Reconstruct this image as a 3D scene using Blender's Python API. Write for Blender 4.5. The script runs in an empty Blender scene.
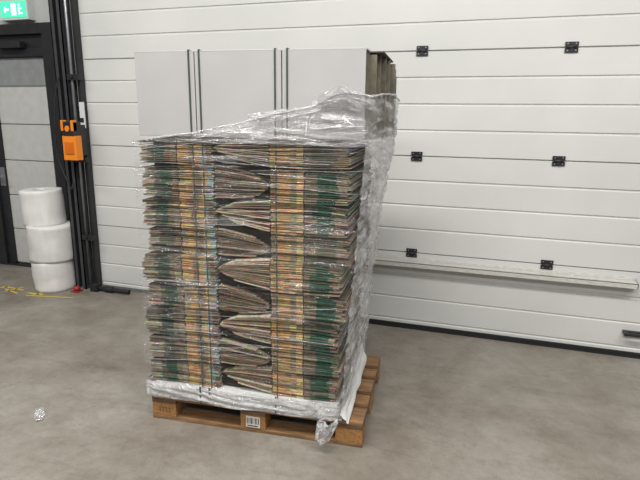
import bpy, bmesh, math, random
from mathutils import Vector, Matrix, noise
random.seed(7)
scene=bpy.context.scene
scene.view_settings.view_transform='Standard'
col=scene.collection

# ---------------------------------------------------------------- helpers
def new_mat(name):
    m=bpy.data.materials.new(name); m.use_nodes=True
    nt=m.node_tree; b=nt.nodes['Principled BSDF']
    return m,nt,b
def srgb(r,g,b):
    f=lambda c:(c/255/12.92 if c/255<=.04045 else ((c/255+.055)/1.055)**2.4)
    return (f(r),f(g),f(b),1)
def N(nt,t,**k):
    n=nt.nodes.new(t)
    for a,v in k.items(): setattr(n,a,v)
    return n
def simple(name,c,rough=.5,metal=0,var=.12,scale=12,bump=.05,stretch=None,emit=None):
    m,nt,b=new_mat(name); L=nt.links
    tc=N(nt,'ShaderNodeTexCoord'); mp=N(nt,'ShaderNodeMapping')
    if stretch: mp.inputs['Scale'].default_value=stretch
    L.new(tc.outputs['Object'],mp.inputs['Vector'])
    nz=N(nt,'ShaderNodeTexNoise'); nz.inputs['Scale'].default_value=scale; nz.inputs['Detail'].default_value=6
    L.new(mp.outputs['Vector'],nz.inputs['Vector'])
    r=N(nt,'ShaderNodeValToRGB')
    r.color_ramp.elements[0].position=.3; r.color_ramp.elements[1].position=.7
    r.color_ramp.elements[0].color=tuple(x*(1-var) for x in c[:3])+(1,)
    r.color_ramp.elements[1].color=tuple(min(1,x*(1+var)) for x in c[:3])+(1,)
    L.new(nz.outputs['Fac'],r.inputs['Fac']); L.new(r.outputs['Color'],b.inputs['Base Color'])
    b.inputs['Roughness'].default_value=rough; b.inputs['Metallic'].default_value=metal
    if bump:
        bp=N(nt,'ShaderNodeBump'); bp.inputs['Strength'].default_value=bump; bp.inputs['Distance'].default_value=.01
        L.new(nz.outputs['Fac'],bp.inputs['Height']); L.new(bp.outputs['Normal'],b.inputs['Normal'])
    if emit:
        b.inputs['Emission Color'].default_value=c; b.inputs['Emission Strength'].default_value=emit
    return m
def obj_from(name,verts,faces,mat,parent=None,smooth=False):
    me=bpy.data.meshes.new(name); me.from_pydata(verts,[],faces); me.update()
    if smooth:
        for p in me.polygons: p.use_smooth=True
    o=bpy.data.objects.new(name,me); col.objects.link(o)
    for mm in (mat if isinstance(mat,list) else [mat]): me.materials.append(mm)
    if parent: o.parent=parent
    return o
class MB:
    def __init__(s): s.v=[];s.f=[];s.m=[];s.sm=[]
    def box(s,x0,x1,y0,y1,z0,z1,mi=0):
        n=len(s.v)
        s.v+=[(x0,y0,z0),(x1,y0,z0),(x1,y1,z0),(x0,y1,z0),(x0,y0,z1),(x1,y0,z1),(x1,y1,z1),(x0,y1,z1)]
        for q in((0,3,2,1),(4,5,6,7),(0,1,5,4),(1,2,6,5),(2,3,7,6),(3,0,4,7)):
            s.f.append(tuple(n+i for i in q)); s.m.append(mi); s.sm.append(False)
    def cyl(s,c,r,h,axis='z',seg=24,mi=0,prof=None):
        prof=prof or [(0,1),(1,1)]
        n=len(s.v)
        for t,k in prof:
            for i in range(seg):
                a=2*math.pi*i/seg; p=(r*k*math.cos(a),r*k*math.sin(a),h*t)
                if axis=='x': p=(p[2],p[0],p[1])
                if axis=='y': p=(p[0],p[2],p[1])
                s.v.append((c[0]+p[0],c[1]+p[1],c[2]+p[2]))
        for j in range(len(prof)-1):
            for i in range(seg):
                s.f.append((n+j*seg+i,n+j*seg+(i+1)%seg,n+(j+1)*seg+(i+1)%seg,n+(j+1)*seg+i)); s.m.append(mi); s.sm.append(True)
        s.f.append(tuple(n+i for i in range(seg))[::-1]); s.m.append(mi); s.sm.append(False)
        s.f.append(tuple(n+(len(prof)-1)*seg+i for i in range(seg))); s.m.append(mi); s.sm.append(False)
    def make(s,name,mats,parent=None,bevel=0):
        o=obj_from(name,s.v,s.f,mats,parent)
        for p,mi,sm in zip(o.data.polygons,s.m,s.sm): p.material_index=mi; p.use_smooth=sm
        if bevel:
            b=o.modifiers.new('bevel','BEVEL'); b.width=bevel; b.segments=2; b.limit_method='ANGLE'
        return o
def curve(name,pts,r,mat,parent=None,kind='POLY'):
    cu=bpy.data.curves.new(name,'CURVE'); cu.dimensions='3D'; cu.bevel_depth=r; cu.bevel_resolution=3
    sp=cu.splines.new(kind); sp.points.add(len(pts)-1)
    for p,q in zip(sp.points,pts): p.co=(*q,1)
    if kind=='NURBS': sp.use_endpoint_u=True; sp.order_u=3
    cu.materials.append(mat)
    o=bpy.data.objects.new(name,cu); col.objects.link(o)
    if parent: o.parent=parent
    return o
def empty(name,loc=(0,0,0),rz=0):
    e=bpy.data.objects.new(name,None); col.objects.link(e); e.location=loc; e.rotation_euler=(0,0,rz); return e

# ---------------------------------------------------------------- camera
D,h,psi,th,ro,f=4.0862,1.6834,-.3106,.2312,.0117,527.53
fw=Vector((math.sin(psi)*math.cos(th),math.cos(psi)*math.cos(th),-math.sin(th)))
r0=Vector((math.cos(psi),-math.sin(psi),0)); u0=r0.cross(fw)
r=r0*math.cos(ro)+u0*math.sin(ro); u=-r0*math.sin(ro)+u0*math.cos(ro)
M=Matrix((r,u,-fw)).transposed().to_4x4(); M.translation=Vector((0,-D,h))
cd=bpy.data.cameras.new('camera'); cd.sensor_width=36; cd.lens=f/640*36
cam=bpy.data.objects.new('camera',cd); col.objects.link(cam); cam.matrix_world=M; scene.camera=cam

# ---------------------------------------------------------------- floor
m,nt,b=new_mat('polished_concrete'); L=nt.links
tc=N(nt,'ShaderNodeTexCoord')
def noise_n(sc,de,ro_,di=0,stretch=None,rot=0):
    n=N(nt,'ShaderNodeTexNoise'); n.inputs['Scale'].default_value=sc; n.inputs['Detail'].default_value=de; n.inputs['Roughness'].default_value=ro_; n.inputs['Distortion'].default_value=di
    if stretch:
        mp=N(nt,'ShaderNodeMapping'); mp.inputs['Scale'].default_value=stretch; mp.inputs['Rotation'].default_value=(0,0,rot)
        L.new(tc.outputs['Object'],mp.inputs['Vector']); L.new(mp.outputs['Vector'],n.inputs['Vector'])
    else: L.new(tc.outputs['Object'],n.inputs['Vector'])
    return n
def ramp(src,p0,c0,p1,c1):
    r=N(nt,'ShaderNodeValToRGB'); e=r.color_ramp.elements
    e[0].position=p0; e[0].color=c0; e[1].position=p1; e[1].color=c1
    L.new(src.outputs['Fac'],r.inputs['Fac']); return r
def mul(a,bb,f_):
    mx=N(nt,'ShaderNodeMix',data_type='RGBA',blend_type='MULTIPLY'); mx.inputs['Factor'].default_value=f_
    L.new(a,mx.inputs['A']); L.new(bb,mx.inputs['B']); return mx.outputs['Result']
n1=noise_n(1.3,12,.68,.3); n2=noise_n(6,12,.74); n3=noise_n(150,3,.5)
n4=noise_n(2.2,10,.8,.2,(1,3.5,1),.5); n5=noise_n(22,6,.7)
c=ramp(n1,.34,srgb(120,112,101),.66,srgb(152,148,139)).outputs['Color']
c=mul(c,ramp(n2,.38,(.74,.70,.66,1),.58,(1.02,1.02,1.01,1)).outputs['Color'],.6)
c=mul(c,ramp(n4,.36,(.66,.62,.57,1),.48,(1,1,1,1)).outputs['Color'],.5)
c=mul(c,ramp(n5,.34,(.7,.68,.66,1),.5,(1,1,1,1)).outputs['Color'],.4)
c=mul(c,ramp(n3,.3,(.78,.78,.78,1),.6,(1,1,1,1)).outputs['Color'],.7)
L.new(c,b.inputs['Base Color'])
rr=N(nt,'ShaderNodeMapRange'); rr.inputs['To Min'].default_value=.34; rr.inputs['To Max'].default_value=.6
L.new(n2.outputs['Fac'],rr.inputs['Value']); L.new(rr.outputs['Result'],b.inputs['Roughness'])
bp=N(nt,'ShaderNodeBump'); bp.inputs['Strength'].default_value=.08; bp.inputs['Distance'].default_value=.01
L.new(n3.outputs['Fac'],bp.inputs['Height']); L.new(bp.outputs['Normal'],b.inputs['Normal'])
fb=MB(); fb.box(-9,6,-9,1.2,-.1,0); fb.make('floor',m)

# ---------------------------------------------------------------- main panel wall
m,nt,b=new_mat('white_panel_steel'); L=nt.links
tc=N(nt,'ShaderNodeTexCoord')
n1=N(nt,'ShaderNodeTexNoise'); n1.inputs['Scale'].default_value=1.3; n1.inputs['Detail'].default_value=4
n2=N(nt,'ShaderNodeTexNoise'); n2.inputs['Scale'].default_value=260; n2.inputs['Detail'].default_value=2
L.new(tc.outputs['Object'],n1.inputs['Vector']); L.new(tc.outputs['Object'],n2.inputs['Vector'])
r1=N(nt,'ShaderNodeValToRGB'); e=r1.color_ramp.elements
e[0].position=.3; e[0].color=srgb(199,200,197); e[1].position=.7; e[1].color=srgb(211,211,207)
L.new(n1.outputs['Fac'],r1.inputs['Fac']); L.new(r1.outputs['Color'],b.inputs['Base Color'])
b.inputs['Roughness'].default_value=.42
bp=N(nt,'ShaderNodeBump'); bp.inputs['Strength'].default_value=.12; bp.inputs['Distance'].default_value=.004
L.new(n2.outputs['Fac'],bp.inputs['Height']); L.new(bp.outputs['Normal'],b.inputs['Normal'])
m_wall=m
m_groove=simple('panel_joint_grey',srgb(128,129,127),.6)  # flat grey for the joint strips between wall sections
m_black=simple('black_steel',srgb(34,34,36),.45,var=.2)
m_dark=simple('dark_rubber',srgb(26,26,27),.7)
m_galv=simple('galvanised_steel',srgb(150,152,155),.35,.7)

def ribbed(name,x0,x1,y,ztop,seams,rib,zbase,off=None):
    prof=[(y,zbase)]; marks=[]
    zs=[]; z=seams[0]
    while z-rib>zbase+.02: z-=rib
    while z<ztop-.02:
        zs.append(z); z+=rib
    for z in zs:
        seam=any(abs(z-s)<.01 for s in seams)
        w,d=(.006,.012) if seam else (.010,.008)
        prof+=[(y,z-w),(y+d,z-w*.35),(y+d,z+w*.35),(y,z+w)]
        marks.append((len(prof)-3,seam))
    prof.append((y,ztop))
    v=[];fc=[]
    for py,pz in prof: v+=[(x0,py,pz),(x1,py,pz)]
    for i in range(len(prof)-1): fc.append((2*i,2*i+1,2*i+3,2*i+2))
    n=len(v); v+=[(x0,y+.08,zbase),(x1,y+.08,zbase),(x0,y+.08,ztop),(x1,y+.08,ztop)]
    fc+=[(n+1,n,n+2,n+3),(2*len(prof)-2,2*len(prof)-1,n+3,n+2),(0,n,n+1,1)]
    o=obj_from(name,v,fc,[m_wall,m_groove])
    for i,seam in marks:
        o.data.polygons[i].material_index=1 if seam else 0
    return o
S0,SS=.634,.759
ribbed('wall_back',-3.56,4.5,0,4.6,[S0+SS*k for k in range(6)],SS/4,.035)
sb=MB(); sb.box(-1.25,4.5,-.018,.03,0,.035); sb.box(-1.25,4.5,-.03,-.018,0,.012)
sb.make('trim_1',m_dark)
sb=MB(); sb.box(-3.56,-1.25,-.006,.03,0,.035); sb.make('trim_2',simple('grey_base_profile',srgb(120,120,118),.5,.3))
m_rail=simple('dirty_aluminium_rail',srgb(200,199,192),.4,.1,var=.18,scale=25,stretch=(1,6,6))
lb=MB(); lb.box(-1.2,1.04,-.085,0,.565,.573); lb.box(-1.2,1.04,-.085,-.078,.535,.573); lb.box(-1.2,1.04,-.006,0,.573,.596)
lb.box(1.032,1.04,-.085,0,.535,.573)
lb.make('door_bottom_rail',m_rail,bevel=.002)
for zi in range(4):
    for xi,X in enumerate((-.5452,.4486)):
        z=S0+SS*zi
        hb=MB()
        hb.box(-.042,.042,-.012,-.004,.006,.034); hb.box(-.042,.042,-.012,-.004,-.034,-.006)
        hb.cyl((-.034,-.016,0),.008,.068,'x',12)
        for a in(-.026,.026):
            for c_ in(.022,-.022): hb.cyl((a,-.012,c_),.005,-.006,'y',8,1)
        hb.box(-.006,.006,-.02,-.004,-.03,.03)
        o=hb.make('door_hinge',[m_black,m_galv]); o.location=(X,0.002,z)
hb=MB(); hb.box(1.0,1.16,-.03,-.001,.178,.2); hb.box(1.0,1.03,-.06,-.03,.18,.198); hb.box(1.0,1.16,-.072,-.055,.176,.2)
hb.make('door_handle',m_black,bevel=.004)

# ---------------------------------------------------------------- left recess wall with door
m_side=simple('painted_wall_grey',srgb(178,180,178),.6,var=.05,scale=3)
wb=MB(); wb.box(-9,-5.32,.36,.46,0,4.6); wb.box(-5.32,-4.12,.36,.46,2.54,4.6); wb.box(-4.12,-3.64,.36,.46,0,4.6)
wb.make('wall_left_recess',m_side)
wb=MB(); wb.box(-3.64,-3.56,0,.46,0,4.6); wb.make('wall_return',m_side)
m_pane=simple('door_panel_white',srgb(190,190,186),.4,var=.06)
m_win=simple('door_window_pane',srgb(138,141,141),.15,var=.1)
de=empty('door_1',(0,.36,0))
db=MB()
db.box(-4.31,-4.12,-.06,.1,0,2.54); db.box(-5.32,-5.12,-.06,.1,0,2.54)
db.box(-5.12,-4.31,-.06,.1,2.44,2.54); db.box(-5.12,-4.31,-.03,.08,2.23,2.31)
db.box(-5.12,-4.31,-.01,.06,2.31,2.44)
db.box(-5.12,-4.31,-.05,.08,0,.02)
db.box(-4.345,-4.31,-.03,.06,.02,2.23); db.box(-5.12,-5.03,-.03,.06,.02,2.23)
db.box(-4.86,-4.55,-.1,-.03,2.31,2.37)
db.make('frame',m_black,de,bevel=.004)
pb=MB(); z=.03
for zt in(.42,.80,1.18,1.56,1.94):
    pb.box(-5.03,-4.345,.0,.04,z+.005,zt-.005); z=zt
pb.box(-5.03,-4.345,.012,.04,.02,2.23,1); pb.box(-5.03,-4.345,.004,.04,1.95,2.22,1)
pb.make('leaf',[m_pane,m_win],de,bevel=.004)
hb=MB(); hb.cyl((-5.06,-.09,1.0),.01,.07,'y',12); hb.box(-5.07,-4.96,-.1,-.085,.99,1.01); hb.box(-5.09,-5.03,-.04,-.025,.9,1.1)
hb.make('lever',m_galv,de,bevel=.002)
# exit sign
m_green=simple('exit_sign_green',srgb(70,205,165),.4,var=.02,bump=0,emit=.8)
m_wht=simple('exit_sign_white',srgb(225,255,245),.4,var=.02,bump=0,emit=.9)
m_pl=simple('white_plastic',srgb(205,208,206),.4,var=.03)
se=empty('exit_sign',(-4.58,.33,2.665))
s=MB(); s.box(-.19,.17,-.06,.03,-.095,.095,0); s.box(-.17,.15,-.064,-.06,-.075,.075,1)
s.box(-.03,.03,-.067,-.064,-.055,.055,2)
s.box(-.115,-.06,-.067,-.064,-.01,.01,2); s.box(-.12,-.1,-.067,-.064,-.025,.025,2)
s.box(.06,.075,-.067,-.064,-.05,.02,2); s.box(.055,.1,-.067,-.064,0,.015,2); s.cyl((.07,-.064,.04),.013,-.003,'y',12,2)
s.box(.075,.11,-.067,-.064,-.045,-.03,2)
s.make('sign_box',[m_pl,m_green,m_wht],se)
# steel column with guide rail
m_col=simple('dark_grey_column',srgb(62,63,66),.5,.2,var=.15)
cb=MB(); cb.box(-3.80,-3.79,-.1,-.0,0,4.6); cb.box(-3.80,-3.66,-.012,0,0,4.6); cb.box(-3.69,-3.68,-.1,0,0,4.6)
cb.box(-3.80,-3.76,-.1,-.092,0,4.6); cb.box(-3.72,-3.68,-.1,-.092,0,4.6)
cb.make('steel_column',m_col)
ge=empty('door_guide_rail',(0,0,0))
gr=MB(); gr.box(-3.62,-3.58,-.04,-.001,.03,4.6); gr.box(-3.58,-3.568,-.06,-.001,.03,4.6)
gr.make('rail',m_black,ge)
pp=MB(); pp.cyl((-3.645,-.07,.06),.014,4.5,'z',16,0)
for z in(.5,1.24,1.97): pp.box(-3.675,-3.55,-.1,-.04,z,z+.05,1); pp.cyl((-3.62,-.1,z+.025),.012,-.02,'y',10,1)
pp.make('conduit_pipe',[m_galv,m_black],ge)
lb=MB(); lb.box(-3.60,-3.545,-.066,-.06,1.55,1.78); lb.box(-3.60,-3.56,-.068,-.066,1.6,1.64,1); lb.make('rail_label',[m_pl,m_dark],ge)
curve('hanging_cable',[(-3.74,-.12,2.0),(-3.78,-.14,1.9),(-3.81,-.15,1.6),(-3.83,-.15,1.3),(-3.75,-.15,1.1),(-3.70,-.14,.95),(-3.70,-.12,1.05)],.006,m_black,ge,kind='NURBS')
# orange device hung on the guide rail
m_or=simple('orange_plastic',srgb(232,134,32),.4,var=.05)
oe=empty('orange_control_box',(-3.59,-.20,1.445)); oe.scale=(1.2,1.3,1.35); oe.parent=ge
o=MB(); o.box(-.06,.06,-.03,.03,-.13,.03,0); o.box(-.055,.055,-.035,.035,.03,.12,1); o.box(-.04,.04,-.036,-.03,-.09,-.01,2)
o.box(-.05,.05,.03,.085,-.1,.1,1); o.box(.035,.055,-.04,.0,.06,.13,0); o.box(-.055,-.035,-.04,.0,.06,.13,0); o.cyl((0,-.03,.075),.02,-.012,'y',14,0)
o.make('body',[m_or,m_black,simple('amber_panel',srgb(205,105,22),.4)],oe,bevel=.006)
cb=MB(); cb.cyl((-3.52,-.10,.03),.022,.34,'x',14,0); cb.cyl((-3.45,-.10,.03),.03,.09,'x',14,0); cb.box(-3.60,-3.52,-.14,-.065,0,.07,0)
cb.make('black_hose_end',m_dark,bevel=.003)
cb=MB(); cb.cyl((-3.72,-.18,.012),.03,.04,'z',14,0,[(0,1),(.7,1),(1,.6)]); cb.box(-3.76,-3.68,-.22,-.14,0,.012)
cb.make('red_plug',simple('red_plastic',srgb(150,40,38),.5))
m_y=simple('worn_yellow_paint',srgb(202,176,60),.6,var=.3,scale=30)
yb=MB()
def fl(x0,y0,x1,y1,w):
    d=Vector((x1-x0,y1-y0,0)); n=Vector((-d.y,d.x,0)).normalized()*w/2; k=len(yb.v)
    for p in((x0,y0,1),(x1,y1,1),(x1,y1,-1),(x0,y0,-1)): yb.v.append((p[0]+n.x*p[2],p[1]+n.y*p[2],.002))
    yb.f.append((k+3,k+2,k+1,k)); yb.m.append(0); yb.sm.append(False)
for a in((-4.5,-.30,-4.22,-.33,.025),(-4.42,-.36,-4.2,-.42,.02),(-4.3,-.25,-4.36,-.42,.02),(-4.12,-.38,-3.95,-.36,.03),(-4.08,-.44,-3.6,-.34,.02),(-4.55,-.42,-4.45,-.28,.025),(-4.0,-.28,-4.02,-.42,.02)): fl(*a)
yb.make('floor_marking_paint',m_y)

# rolls
m_roll=simple('foam_roll_white',srgb(214,213,209),.55,var=.06,scale=20,stretch=(1,1,.3))
re_=empty('stacked_foam_rolls',(-4.04,-.13,0))
def roll(cx,cy,z0,hh,R,name,seed,lx=0):
    v=[];fc=[];seg=56;nz=16
    for j in range(nz+1):
        t=j/nz
        for i in range(seg):
            a=2*math.pi*i/seg
            rr=R*(1+.045*noise.noise(Vector((math.cos(a)*1.5,math.sin(a)*1.5,t*2+seed)))+.014*noise.noise(Vector((math.cos(a)*2,math.sin(a)*2,t*10+seed))))
            if j in(0,nz): rr*=.98
            v.append((cx+lx*t+rr*math.cos(a),cy+rr*math.sin(a),z0+hh*t+(.008*math.sin(a+seed) if 0<j else 0)))
    for j in range(nz):
        for i in range(seg): fc.append((j*seg+i,j*seg+(i+1)%seg,(j+1)*seg+(i+1)%seg,(j+1)*seg+i))
    n=len(v)
    for rr,dz in((.8,.002),(.5,0),(.22,0),(.2,-.06)):
        for i in range(seg):
            a=2*math.pi*i/seg; v.append((cx+lx+R*rr*math.cos(a),cy+R*rr*math.sin(a),z0+hh+dz))
    pr=nz*seg
    for kk in range(4):
        nx=n+kk*seg
        for i in range(seg): fc.append((pr+i,pr+(i+1)%seg,nx+(i+1)%seg,nx+i))
        pr=nx
    fc.append(tuple(range(pr,pr+seg)))
    fc.append(tuple(range(seg))[::-1])
    obj_from(name,v,fc,m_roll,re_,True)
roll(.035,-.01,0,.29,.19,'roll_bottom',1.3,-.01)
roll(0.02,0,.292,.345,.21,'roll_middle',4.1,.015)
roll(-.035,.01,.632,.335,.188,'roll_top',7.7,-.02)

# ---------------------------------------------------------------- pallet + load
PX,PY,PH=-1.717,-1.8093,.089
m_wood=simple('pallet_wood',srgb(126,94,62),.75,var=.4,scale=9,bump=.3,stretch=(1,6,6))
m_block=simple('pallet_block_chipwood',srgb(150,108,62),.8,var=.3,scale=60,bump=.3)
m_woodd=simple('pallet_wood_dark',srgb(96,74,54),.8,var=.3,scale=9,bump=.3,stretch=(1,6,6))
m_paper=simple('paper_label',srgb(205,205,195),.6,var=.03)
pl=empty('wooden_pallet',(PX,PY,0),PH)
b1=MB()
for y0,w in((0,.1),(.3275,.145),(.7,.1)): b1.box(0,1.2,y0,y0+w,0,.022,0)
for y0,w in((0,.145),(.1875,.1),(.3275,.145),(.5125,.1),(.655,.145)): b1.box(0,1.2,y0,y0+w,.122,.144,0)
for x0 in(0,.5275,1.055): b1.box(x0,x0+.145,0,.8,.1,.122,2)
for x0 in(0,.5275,1.055):
    for y0,w in((0,.1),(.3275,.145),(.7,.1)): b1.box(x0+.001,x0+.144,y0+.001,y0+w-.001,.022,.1,1)
b1.make('boards_and_blocks',[m_wood,m_block,m_woodd],pl,bevel=.003)
lb=MB(); lb.box(.562,.642,-.003,0,.03,.094,0)
for i in range(9): lb.box(.568+i*.008,.568+i*.008+random.choice((.002,.004,.005)),-.0036,-.003,.05,.085,1)
lb.box(.57,.63,-.0036,-.003,.036,.042,1)
lb.make('barcode_label',[m_paper,m_dark],pl)
lb=MB()
for i,x in enumerate((.04,.06,.08,.10)): lb.box(x,x+.012,-.0008,0.0005,.05,.075,0); lb.box(x+.002,x+.007,-.0012,-.0008,.056,.069,1)
lb.make('stamp',[m_woodd,m_block],pl)

ld=empty('stretch_wrapped_cardboard_stack',(PX,PY,0),PH)
m,nt,b=new_mat('corrugated_edge'); L=nt.links
at=N(nt,'ShaderNodeAttribute'); at.attribute_name='ink'
tc=N(nt,'ShaderNodeTexCoord'); mp=N(nt,'ShaderNodeMapping'); mp.inputs['Scale'].default_value=(60,60,200)
nz=N(nt,'ShaderNodeTexNoise'); nz.inputs['Scale'].default_value=1.5; nz.inputs['Detail'].default_value=4
L.new(tc.outputs['Object'],mp.inputs['Vector']); L.new(mp.outputs['Vector'],nz.inputs['Vector'])
r_=N(nt,'ShaderNodeValToRGB'); e=r_.color_ramp.elements; e[0].position=.3; e[0].color=(.5,.5,.5,1); e[1].position=.65; e[1].color=(1.15,1.15,1.15,1)
L.new(nz.outputs['Fac'],r_.inputs['Fac'])
mx=N(nt,'ShaderNodeMix',data_type='RGBA',blend_type='MULTIPLY'); mx.inputs['Factor'].default_value=1
L.new(at.outputs['Color'],mx.inputs['A']); L.new(r_.outputs['Color'],mx.inputs['B']); L.new(mx.outputs['Result'],b.inputs['Base Color'])
b.inputs['Roughness'].default_value=.85
m_card=m
T1,T2=(190,154,104),(200,170,122)
stops=[(0,(146,136,118)),(.075,(92,90,78)),(.105,(52,80,62)),(.155,(122,108,88)),(.195,(146,132,112)),(.225,T1),(.285,(140,128,110)),(.325,T2),(.365,(160,172,174)),(.39,(128,114,96)),(.69,(146,130,108)),(.725,T1),(.80,(150,134,110)),(.83,T2),(.87,(124,112,92)),(.93,(44,82,62)),(1.025,(136,122,102)),(1.3,(136,122,102))]
def ink(x,bi,rnd):
    xx=x+rnd*.016-(.022 if bi%2 else 0)
    c=stops[0][1]
    for p,cc in stops:
        if xx>=p: c=cc
    if c==(44,82,62) and (bi in(5,8) or rnd>.85): c=(100,96,78)
    if c==(52,80,62) and (bi in(1,5) or rnd>.8): c=(84,84,70)
    return c
V=[];F=[];C=[]
def sheet(x0,x1,y0,y1,zf,t,bi,rnd,dark=1.0,nseg=None,flat=None):
    nseg=nseg or max(2,int((x1-x0)/.03)); n=len(V)
    xs=[x0+(x1-x0)*i/nseg for i in range(nseg+1)]
    for x in xs:
        z=zf(x); yj=y0+.004*noise.noise(Vector((x*12,rnd*50,bi)))
        V.extend([(x,yj,z),(x,y1,z),(x,yj,z+t),(x,y1,z+t)])
    def add(fc,c): F.append(fc); C.append(c)
    for i in range(nseg):
        a=n+4*i; bb=a+4
        c=flat or ink((xs[i]+xs[i+1])/2,bi,rnd); c=tuple(q*dark*(1+.2*(random.random()-.5)) for q in c)
        add((a,bb,bb+2,a+2),c); add((a+2,bb+2,bb+3,a+3),c); add((a,a+1,bb+1,bb),c); add((a+1,a+3,bb+3,bb+1),c)
    g=tuple(q*(.75+.4*random.random()) for q in(176,171,160))
    add((n,n+2,n+3,n+1),g); k=n+4*nseg; add((k,k+1,k+3,k+2),g)
NB=9; ZB,ZT=.225,1.572; BH0=(ZT-ZB)/NB
hts=[1.0,.9,1.1,.94,1.08,.92,1.06,1.1,.9]; hts=[q*(ZT-ZB)/sum(hts) for q in hts]
for bi in range(NB):
    BH=hts[bi]; z0=ZB+sum(hts[:bi]); NS=int(round(14*BH/BH0)); pit=(BH-.005)/NS
    bx=random.uniform(-.014,.014)+(.012 if bi%2 else -.012)-.026*(1-bi/NB); by=random.uniform(-.008,.016)
    wid=1.08-.022*(1-bi/NB)
    for si in range(NS):
        rnd=random.random(); fr=si/(NS-1)
        zb=z0+si*pit; t=pit*random.uniform(.5,.82)
        sag=random.uniform(-.0015,.0015)
        wob=lambda x,zb=zb,bi=bi,sag=sag,rnd=rnd,fr=fr:(zb+sag+.009*noise.noise(Vector((x*3.2,bi*3.1,fr*.8)))-.014*fr*max(0,(.18-x)/.18)**1.5-.014*fr*max(0,(x-.95)/.18)**1.5)
        xl=.03+bx+random.uniform(-.012,.012); xr=.03+wid+bx+random.uniform(-.014,.012)
        yf=.02+by+random.uniform(-.008,.008)
        yb_=.78+random.uniform(-.015,.015)
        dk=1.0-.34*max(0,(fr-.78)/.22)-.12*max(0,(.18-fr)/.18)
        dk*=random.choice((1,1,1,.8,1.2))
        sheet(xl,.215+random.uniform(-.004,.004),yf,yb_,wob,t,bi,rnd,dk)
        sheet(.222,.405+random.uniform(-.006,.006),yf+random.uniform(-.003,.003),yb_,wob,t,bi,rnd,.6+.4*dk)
        up=(bi%2==0); vv_=[.0,.05,-.05,.08,-.03,.04,.0,-.04,.03][bi]
        def leaf(x,z0=z0,fr=fr,up=up,wob=wob,BH=BH,vv_=vv_):
            k=max(0,min(1,(x-.42)/.28))
            if up: s=.28+.72*(k**.6); mid=.60+vv_-(.10+vv_)*k
            else: s=1.0-.5*(k**1.6); mid=.5-(.14+vv_)*k
            return z0+BH*mid+(fr-.5)*BH*.93*s
        if up:
            lx=.418+.09*(abs(fr-.5)*2)**2+random.uniform(-.003,.003)
            lc=(186,172,150) if si in(0,1,NS-1,NS-2) or si%3==0 else (124,104,82)
            sheet(lx,.70,yf+.002,yb_,leaf,t*.75,bi,rnd,1,10,lc)
        else:
            lc=(156,138,116) if si%4==0 else (112,95,76)
            sheet(.415,.69-.07*(abs(fr-.5)*2)**2,yf+.006,yb_,leaf,t*.8,bi,rnd,1,10,lc)
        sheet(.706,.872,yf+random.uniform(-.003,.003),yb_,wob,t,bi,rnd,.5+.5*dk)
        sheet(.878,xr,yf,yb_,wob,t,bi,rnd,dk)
BH=BH0
o=obj_from('flat_boxes',V,F,m_card,ld)
ca=o.data.color_attributes.new('ink','FLOAT_COLOR','CORNER')
for p,c in zip(o.data.polygons,C):
    cc=srgb(*[max(0,min(255,q)) for q in c])
    for _ in range(p.loop_total): ca.data[p.loop_start+_].color=cc
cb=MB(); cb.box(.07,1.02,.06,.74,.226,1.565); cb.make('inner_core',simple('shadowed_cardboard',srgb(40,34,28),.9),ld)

# top bundle: cartons standing on edge
m_top=simple('white_grey_carton_face',srgb(176,175,174),.38,var=.04,scale=4,bump=.03)
m_brown=simple('brown_corrugated_board',srgb(62,54,42),.85,var=.45,scale=70,bump=.4)
m_edge=simple('carton_fold_grey',srgb(112,106,92),.6,var=.25,scale=30)
tb=MB(); y=.0; k=0
while y<.88:
    t=random.uniform(.018,.03); j=random.uniform(-.03,.010) if k else 0
    xr=1.16+j+.075*min(1,y/.55)+(.012*math.sin(y*6)); zt=1.966+(random.uniform(-.012,.002) if k else 0.006)-.06*max(0,(y-.45)/.43)**2
    if k==0:
        for a,bb in((.03,.340),(.345,.771),(.776,1.16)): tb.box(a,bb,y,y+.008,1.578,zt,0)
        tb.box(.034,1.156,y+.006,y+.014,1.58,zt-.002,1)
    else:
        tb.box(.03+random.uniform(-.004,.008),xr,y,y+t*.22,1.577,zt,2)
        tb.box(.035,xr-random.uniform(.012,.06),y+t*.22,y+t*.8,1.58,zt-.006,1)
        tb.box(.03,xr-random.uniform(.0,.02),y+t*.8,y+t,1.58,zt-.002,2)
    y+=t; k+=1
tb.box(.03,1.165,.0,.6,1.968,1.976,0)
tb.box(1.165,1.225,.12,.58,1.966,1.974,1)
tb.make('top_cartons',[m_top,m_brown,m_edge],ld,bevel=.0015)
m_strap=simple('dark_green_strap',srgb(66,74,66),.4,var=.1)
sb=MB()
for x in(.315,.368,.742,.800):
    sb.box(x-.0040,x+.0040,-.004,-.001,1.57,1.978); sb.box(x-.0040,x+.0040,-.004,.6,1.977,1.980)
for x in(.315,.368,.742):
    sb.box(x-.003,x+.003,-.001,.003,.2,1.575)
    sb.box(x-.0042,x+.0042,-.034,-.031,.148,.25)
sb.make('straps',m_strap,ld)

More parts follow.
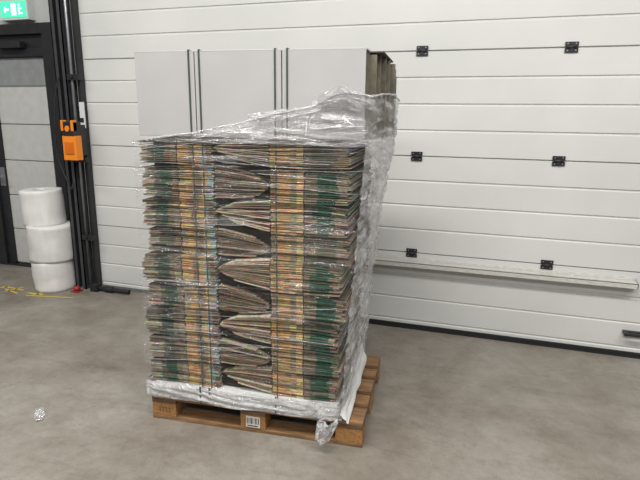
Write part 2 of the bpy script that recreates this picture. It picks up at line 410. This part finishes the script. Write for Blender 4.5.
# ---- film
def film_mat(name,lo,hi,p0,p1,sc,white=.62,mask=False,gr=.2,gmix=.5,bs=1):
    m,nt,b=new_mat(name); L=nt.links; nt.nodes.remove(b)
    out=[n for n in nt.nodes if n.type=='OUTPUT_MATERIAL'][0]
    tc=N(nt,'ShaderNodeTexCoord'); mp=N(nt,'ShaderNodeMapping'); mp.inputs['Scale'].default_value=sc; mp.inputs['Rotation'].default_value=(0,math.radians(5),0)
    nz=N(nt,'ShaderNodeTexNoise'); nz.inputs['Scale'].default_value=1; nz.inputs['Detail'].default_value=8; nz.inputs['Roughness'].default_value=.68; nz.inputs['Distortion'].default_value=1.2
    L.new(tc.outputs['Object'],mp.inputs['Vector']); L.new(mp.outputs['Vector'],nz.inputs['Vector'])
    mr=N(nt,'ShaderNodeMapRange'); mr.inputs['From Min'].default_value=p0; mr.inputs['From Max'].default_value=p1
    mr.inputs['To Min'].default_value=lo; mr.inputs['To Max'].default_value=hi
    L.new(nz.outputs['Fac'],mr.inputs['Value'])
    fac=mr.outputs[0]
    if mask:
        mk=N(nt,'ShaderNodeTexNoise'); mk.inputs['Scale'].default_value=2.6; mk.inputs['Detail'].default_value=3
        L.new(tc.outputs['Object'],mk.inputs['Vector'])
        mm=N(nt,'ShaderNodeMapRange'); mm.inputs['From Min'].default_value=.42; mm.inputs['From Max'].default_value=.62; mm.inputs['To Min'].default_value=.4; mm.inputs['To Max'].default_value=1.3
        L.new(mk.outputs['Fac'],mm.inputs['Value'])
        mu=N(nt,'ShaderNodeMath',operation='MULTIPLY'); L.new(fac,mu.inputs[0]); L.new(mm.outputs[0],mu.inputs[1]); fac=mu.outputs[0]
    bp=N(nt,'ShaderNodeBump'); bp.inputs['Strength'].default_value=bs; bp.inputs['Distance'].default_value=.04
    L.new(nz.outputs['Fac'],bp.inputs['Height'])
    tr=N(nt,'ShaderNodeBsdfTransparent'); gl=N(nt,'ShaderNodeBsdfGlossy'); gl.inputs['Roughness'].default_value=gr; gl.inputs['Color'].default_value=(1,1,1,1)
    df=N(nt,'ShaderNodeBsdfDiffuse'); df.inputs['Color'].default_value=(white,white,white*1.01,1)
    L.new(bp.outputs['Normal'],gl.inputs['Normal']); L.new(bp.outputs['Normal'],df.inputs['Normal'])
    m1=N(nt,'ShaderNodeMixShader'); m1.inputs[0].default_value=gmix
    L.new(df.outputs[0],m1.inputs[1]); L.new(gl.outputs[0],m1.inputs[2])
    m2=N(nt,'ShaderNodeMixShader'); L.new(fac,m2.inputs[0]); L.new(tr.outputs[0],m2.inputs[1]); L.new(m1.outputs[0],m2.inputs[2])
    L.new(m2.outputs[0],out.inputs['Surface'])
    return m
m_film=film_mat('clear_stretch_film',.04,.8,.52,.78,(2.2,2.2,22),white=.7,mask=True,gr=.15,gmix=.6)
m_film_s=film_mat('side_stretch_film',.26,.95,.40,.68,(4,4,14),white=.78,gr=.16,gmix=.4)
m_film_t=film_mat('layered_stretch_film',.22,.92,.42,.68,(3.5,3.5,15),white=.74,gr=.14,gmix=.5)
m_bunch=film_mat('bunched_film',.5,1.0,.35,.65,(14,14,18),white=.78,gr=.16)

x0,x1,yA,yB=.0,1.165,-.02,.86
def perim(s):
    k=int(s)%4; t=s-int(s)
    if k==0: return (x0+(x1-x0)*t,yA),(0,-1)
    if k==1: return (x1,yA+(yB-yA)*t),(1,0)
    if k==2: return (x1-(x1-x0)*t,yB),(0,1)
    return (x0,yB-(yB-yA)*t),(-1,0)
def shrink(x,z):
    return (.085*max(0,min(1,(1.5-z)/1.3)))*(x-.6)/(x1-.6) if x>.6 else 0
def lean(x,y,z):
    return .055*(x-.8)/.36*max(0,min(1,y/.55))*max(0,min(1,(z-1.1)/.5)) if x>.8 else 0
def film_shell(name,ztop,zbot,mat,ns,nz,amp,off,seed,s0=0,s1=4,flare=0):
    v=[];fc=[]
    for j in range(nz+1):
        for i in range(ns+1):
            s=s0+(s1-s0)*i/ns
            (x,y),(nx,ny)=perim(min(s,3.9999) if s1==4 else s)
            zt,zb=ztop(s),zbot(s); z=zb+(zt-zb)*j/nz
            x+=lean(x,y,z)-shrink(x,z)
            if x<.3: x-=.02*max(0,1-z/1.4)
            q=Vector((x*2.0+y*2.3+seed,s*1.3,z*22+x*1.5))
            d=noise.noise(q)*.6+.4*noise.noise(q*2.3)+.3*noise.noise(Vector((x*6,y*6,z*60+x*5)))
            t=abs(s-round(s)); corner=max(0,1-t*18)
            dd=off+amp*d*(1-.5*corner)-.012*corner+flare*max(0,1-(z-zb)/.5)*(1 if s>1 else 0)
            zz=((z-ZB)/BH)%1
            dd-=.006*math.sin(math.pi*zz)**8
            v.append((x+nx*dd,y+ny*dd,max(.146,z+.006*noise.noise(Vector((x*5,y*5,seed))))))
    for j in range(nz):
        for i in range(ns):
            a=j*(ns+1)+i; fc.append((a,a+1,a+ns+2,a+ns+1))
    return obj_from(name,v,fc,mat,ld,True)
def ztop(s):
    if s<1:
        x=x0+(x1-x0)*s
        pts=[(0,1.56),(.15,1.575),(.35,1.60),(.7,1.68),(.95,1.73),(1.05,1.79),(1.12,1.79),(1.2,1.77)]
        for (a,za),(b_,zb) in zip(pts,pts[1:]):
            if x<=b_: return za+(zb-za)*(x-a)/(b_-a)
        return 1.77
    if s<2: return 1.77+.03*math.sin((s-1)*3)
    if s<3: return 1.77-.1*(s-2)
    return 1.67-.11*(s-3)
film_shell('film_wrap',ztop,lambda s:.20,m_film,300,230,.011,.012,0)
film_shell('film_side',lambda s:1.6,lambda s:.21,m_film_s,90,150,.016,.018,3,1.0,2.0)
film_shell('film_upper',lambda s:ztop(s),lambda s:1.55 if s<1 else 1.55-.72*min(1,(s-1)*2.2),m_film_t,200,60,.02,.022,5,0.12,2.0,flare=.012)
film_shell('film_base',lambda s:.245+.012*math.sin(s*9),lambda s:.15,m_bunch,260,30,.02,.012,9)
def rope(name,s0,s1,zf,r,seed,mat,off=.02):
    pts=[]; n=60
    for i in range(n+1):
        s=s0+(s1-s0)*i/n; (x,y),(nx,ny)=perim(s); z=zf(s)
        dd=off+.004*noise.noise(Vector((s*9,seed,0)))
        x+=lean(x,y,z)-shrink(x,z)
        pts.append((x+nx*dd,y+ny*dd,z+.006*noise.noise(Vector((s*7,seed,3)))))
    cu=bpy.data.curves.new(name,'CURVE'); cu.dimensions='3D'; cu.bevel_depth=r; cu.bevel_resolution=2
    sp=cu.splines.new('POLY'); sp.points.add(len(pts)-1)
    for i,(p,q) in enumerate(zip(sp.points,pts)):
        p.co=(*q,1); p.radius=.6+.9*abs(noise.noise(Vector((i*.35,seed,7))))
    cu.materials.append(mat); o=bpy.data.objects.new(name,cu); col.objects.link(o); o.parent=ld
rope('film_edge_roll',.12,1.98,lambda s:ztop(s)-.004,.007,1,m_bunch,.026)
rope('film_edge_roll_b',.3,1.0,lambda s:ztop(s)-.03,.004,2,m_bunch,.028)
for k in range(38):
    zc=random.uniform(.28,1.56) if k<26 else random.uniform(1.34,1.56); sl=random.choice((-.06,.03,.05,.09,-.03,.14))
    a=random.uniform(0,.6); bb=a+random.uniform(.2,.6)
    rope('film_wrinkle',a,min(bb,1.5),lambda s,zc=zc,sl=sl,a=a:min(zc+sl*(s-a),1.6),random.uniform(.0008,.0022),k*3.3,m_bunch,.016)
def crumple(name,fn,nu,nv,amp,freq,seed,mat,parent):
    v=[];fc=[]
    for j in range(nv+1):
        for i in range(nu+1):
            a=i/nu;c=j/nv; p,nrm=fn(a,c); q=Vector((a*freq[0],c*freq[1],seed))
            rdg=1-2*abs(noise.noise(q))-.8*abs(noise.noise(q*2.1))
            fade=min(1,4*min(a,1-a,c+.1,1.1-c))
            v.append(Vector(p)+Vector(nrm)*amp*rdg*fade)
    for j in range(nv):
        for i in range(nu): k=j*(nu+1)+i; fc.append((k,k+1,k+nu+2,k+nu+1))
    return obj_from(name,[tuple(x) for x in v],fc,mat,parent,True)
def fk(a,c):
    x=.93+.22*a; z=1.70+.105*c*(1-.4*abs(a-.6)*2)+.01*math.sin(a*3)
    return (x,-.04,z),(0,-1,.2)
crumple('film_gather',fk,50,36,.035,(5,5),2,m_film_t,ld)
def fk2(a,c):
    x=.62+.50*a; z=1.60+.03*a+(.09+.03*a)*c
    return (x,-.036,z),(0,-1,.2)
crumple('film_fold',fk2,70,30,.014,(7,3),12,m_film_t,ld)
tl=empty('torn_film_flap',(PX,PY,0),PH)
def ft(a,c):
    w=.055*(1-.35*c); x=1.03+(a-.5)*2*w-.03*c
    return (x,-.065-.02*math.sin(c*2.5),.165-.115*c+.015*math.sin(a*9)),(0,-1,0)
crumple('flap',ft,36,40,.035,(4,3.5),6,m_bunch,tl)
v=[];fc=[];n=18
for j in range(n+1):
    for i in range(n+1):
        a=i/n; c=j/n
        y=-.03+.66*a; ztp=.19+.16*a; zbt=.148+.05*a
        z=zbt+(ztp-zbt)*c
        x=1.085+.045*(1-c)+.012*noise.noise(Vector((a*6,c*4,2)))
        v.append((x,y,z))
for j in range(n):
    for i in range(n): q=j*(n+1)+i; fc.append((q,q+1,q+n+2,q+n+1))
m_white=simple('white_kraft_liner',srgb(204,205,203),.5,var=.06)
obj_from('loose_liner',v,fc,m_white,ld,True)
lb=MB(); lb.box(1.183,1.186,.25,.40,1.25,1.42); lb.make('shipping_label',m_paper,ld)
lb=MB(); lb.box(.0,1.09,-.01,.78,.146,.152); lb.box(.02,1.06,-.012,-.006,.152,.222); lb.box(.02,1.065,.0,.77,.152,.222)
lb.make('base_liner',m_white,ld,bevel=.004)

v=[];fc=[];n=16
for j in range(n+1):
    for i in range(n+1):
        a=i/n-.5;c=j/n-.5
        v.append((-2.34+a*.10+c*.05*(1-abs(a)),-2.0-a*.10+c*.03,.004+.014*abs(noise.noise(Vector((a*5,c*4,1))))))
for j in range(n):
    for i in range(n): q=j*(n+1)+i; fc.append((q,q+1,q+n+2,q+n+1))
obj_from('film_scrap',v,fc,m_bunch,None,True)

# ---------------------------------------------------------------- lights
w=bpy.data.worlds.new('world'); scene.world=w; w.use_nodes=True
w.node_tree.nodes['Background'].inputs[0].default_value=(.97,.98,1,1); w.node_tree.nodes['Background'].inputs[1].default_value=.23
def area(name,loc,tgt,sx,sy,e,c=(1,.98,.95)):
    l=bpy.data.lights.new(name,'AREA'); l.shape='RECTANGLE'; l.size=sx; l.size_y=sy; l.energy=e; l.color=c
    o=bpy.data.objects.new(name,l); col.objects.link(o); o.location=loc
    o.rotation_euler=(Vector(tgt)-Vector(loc)).to_track_quat('-Z','Y').to_euler()
area('ceiling_light',(-1.5,-3.6,5.2),(-1.5,-3.0,0),3.5,.5,225)
area('ceiling_light.001',(2.5,-3.6,5.2),(2.5,-3.2,0),3.5,.5,170)
area('ceiling_light.002',(-5,-3.2,5.2),(-5,-3.0,0),3.5,.5,90)
area('ceiling_light.003',(0,-7.5,5.2),(0,-5,0),5,.5,220)
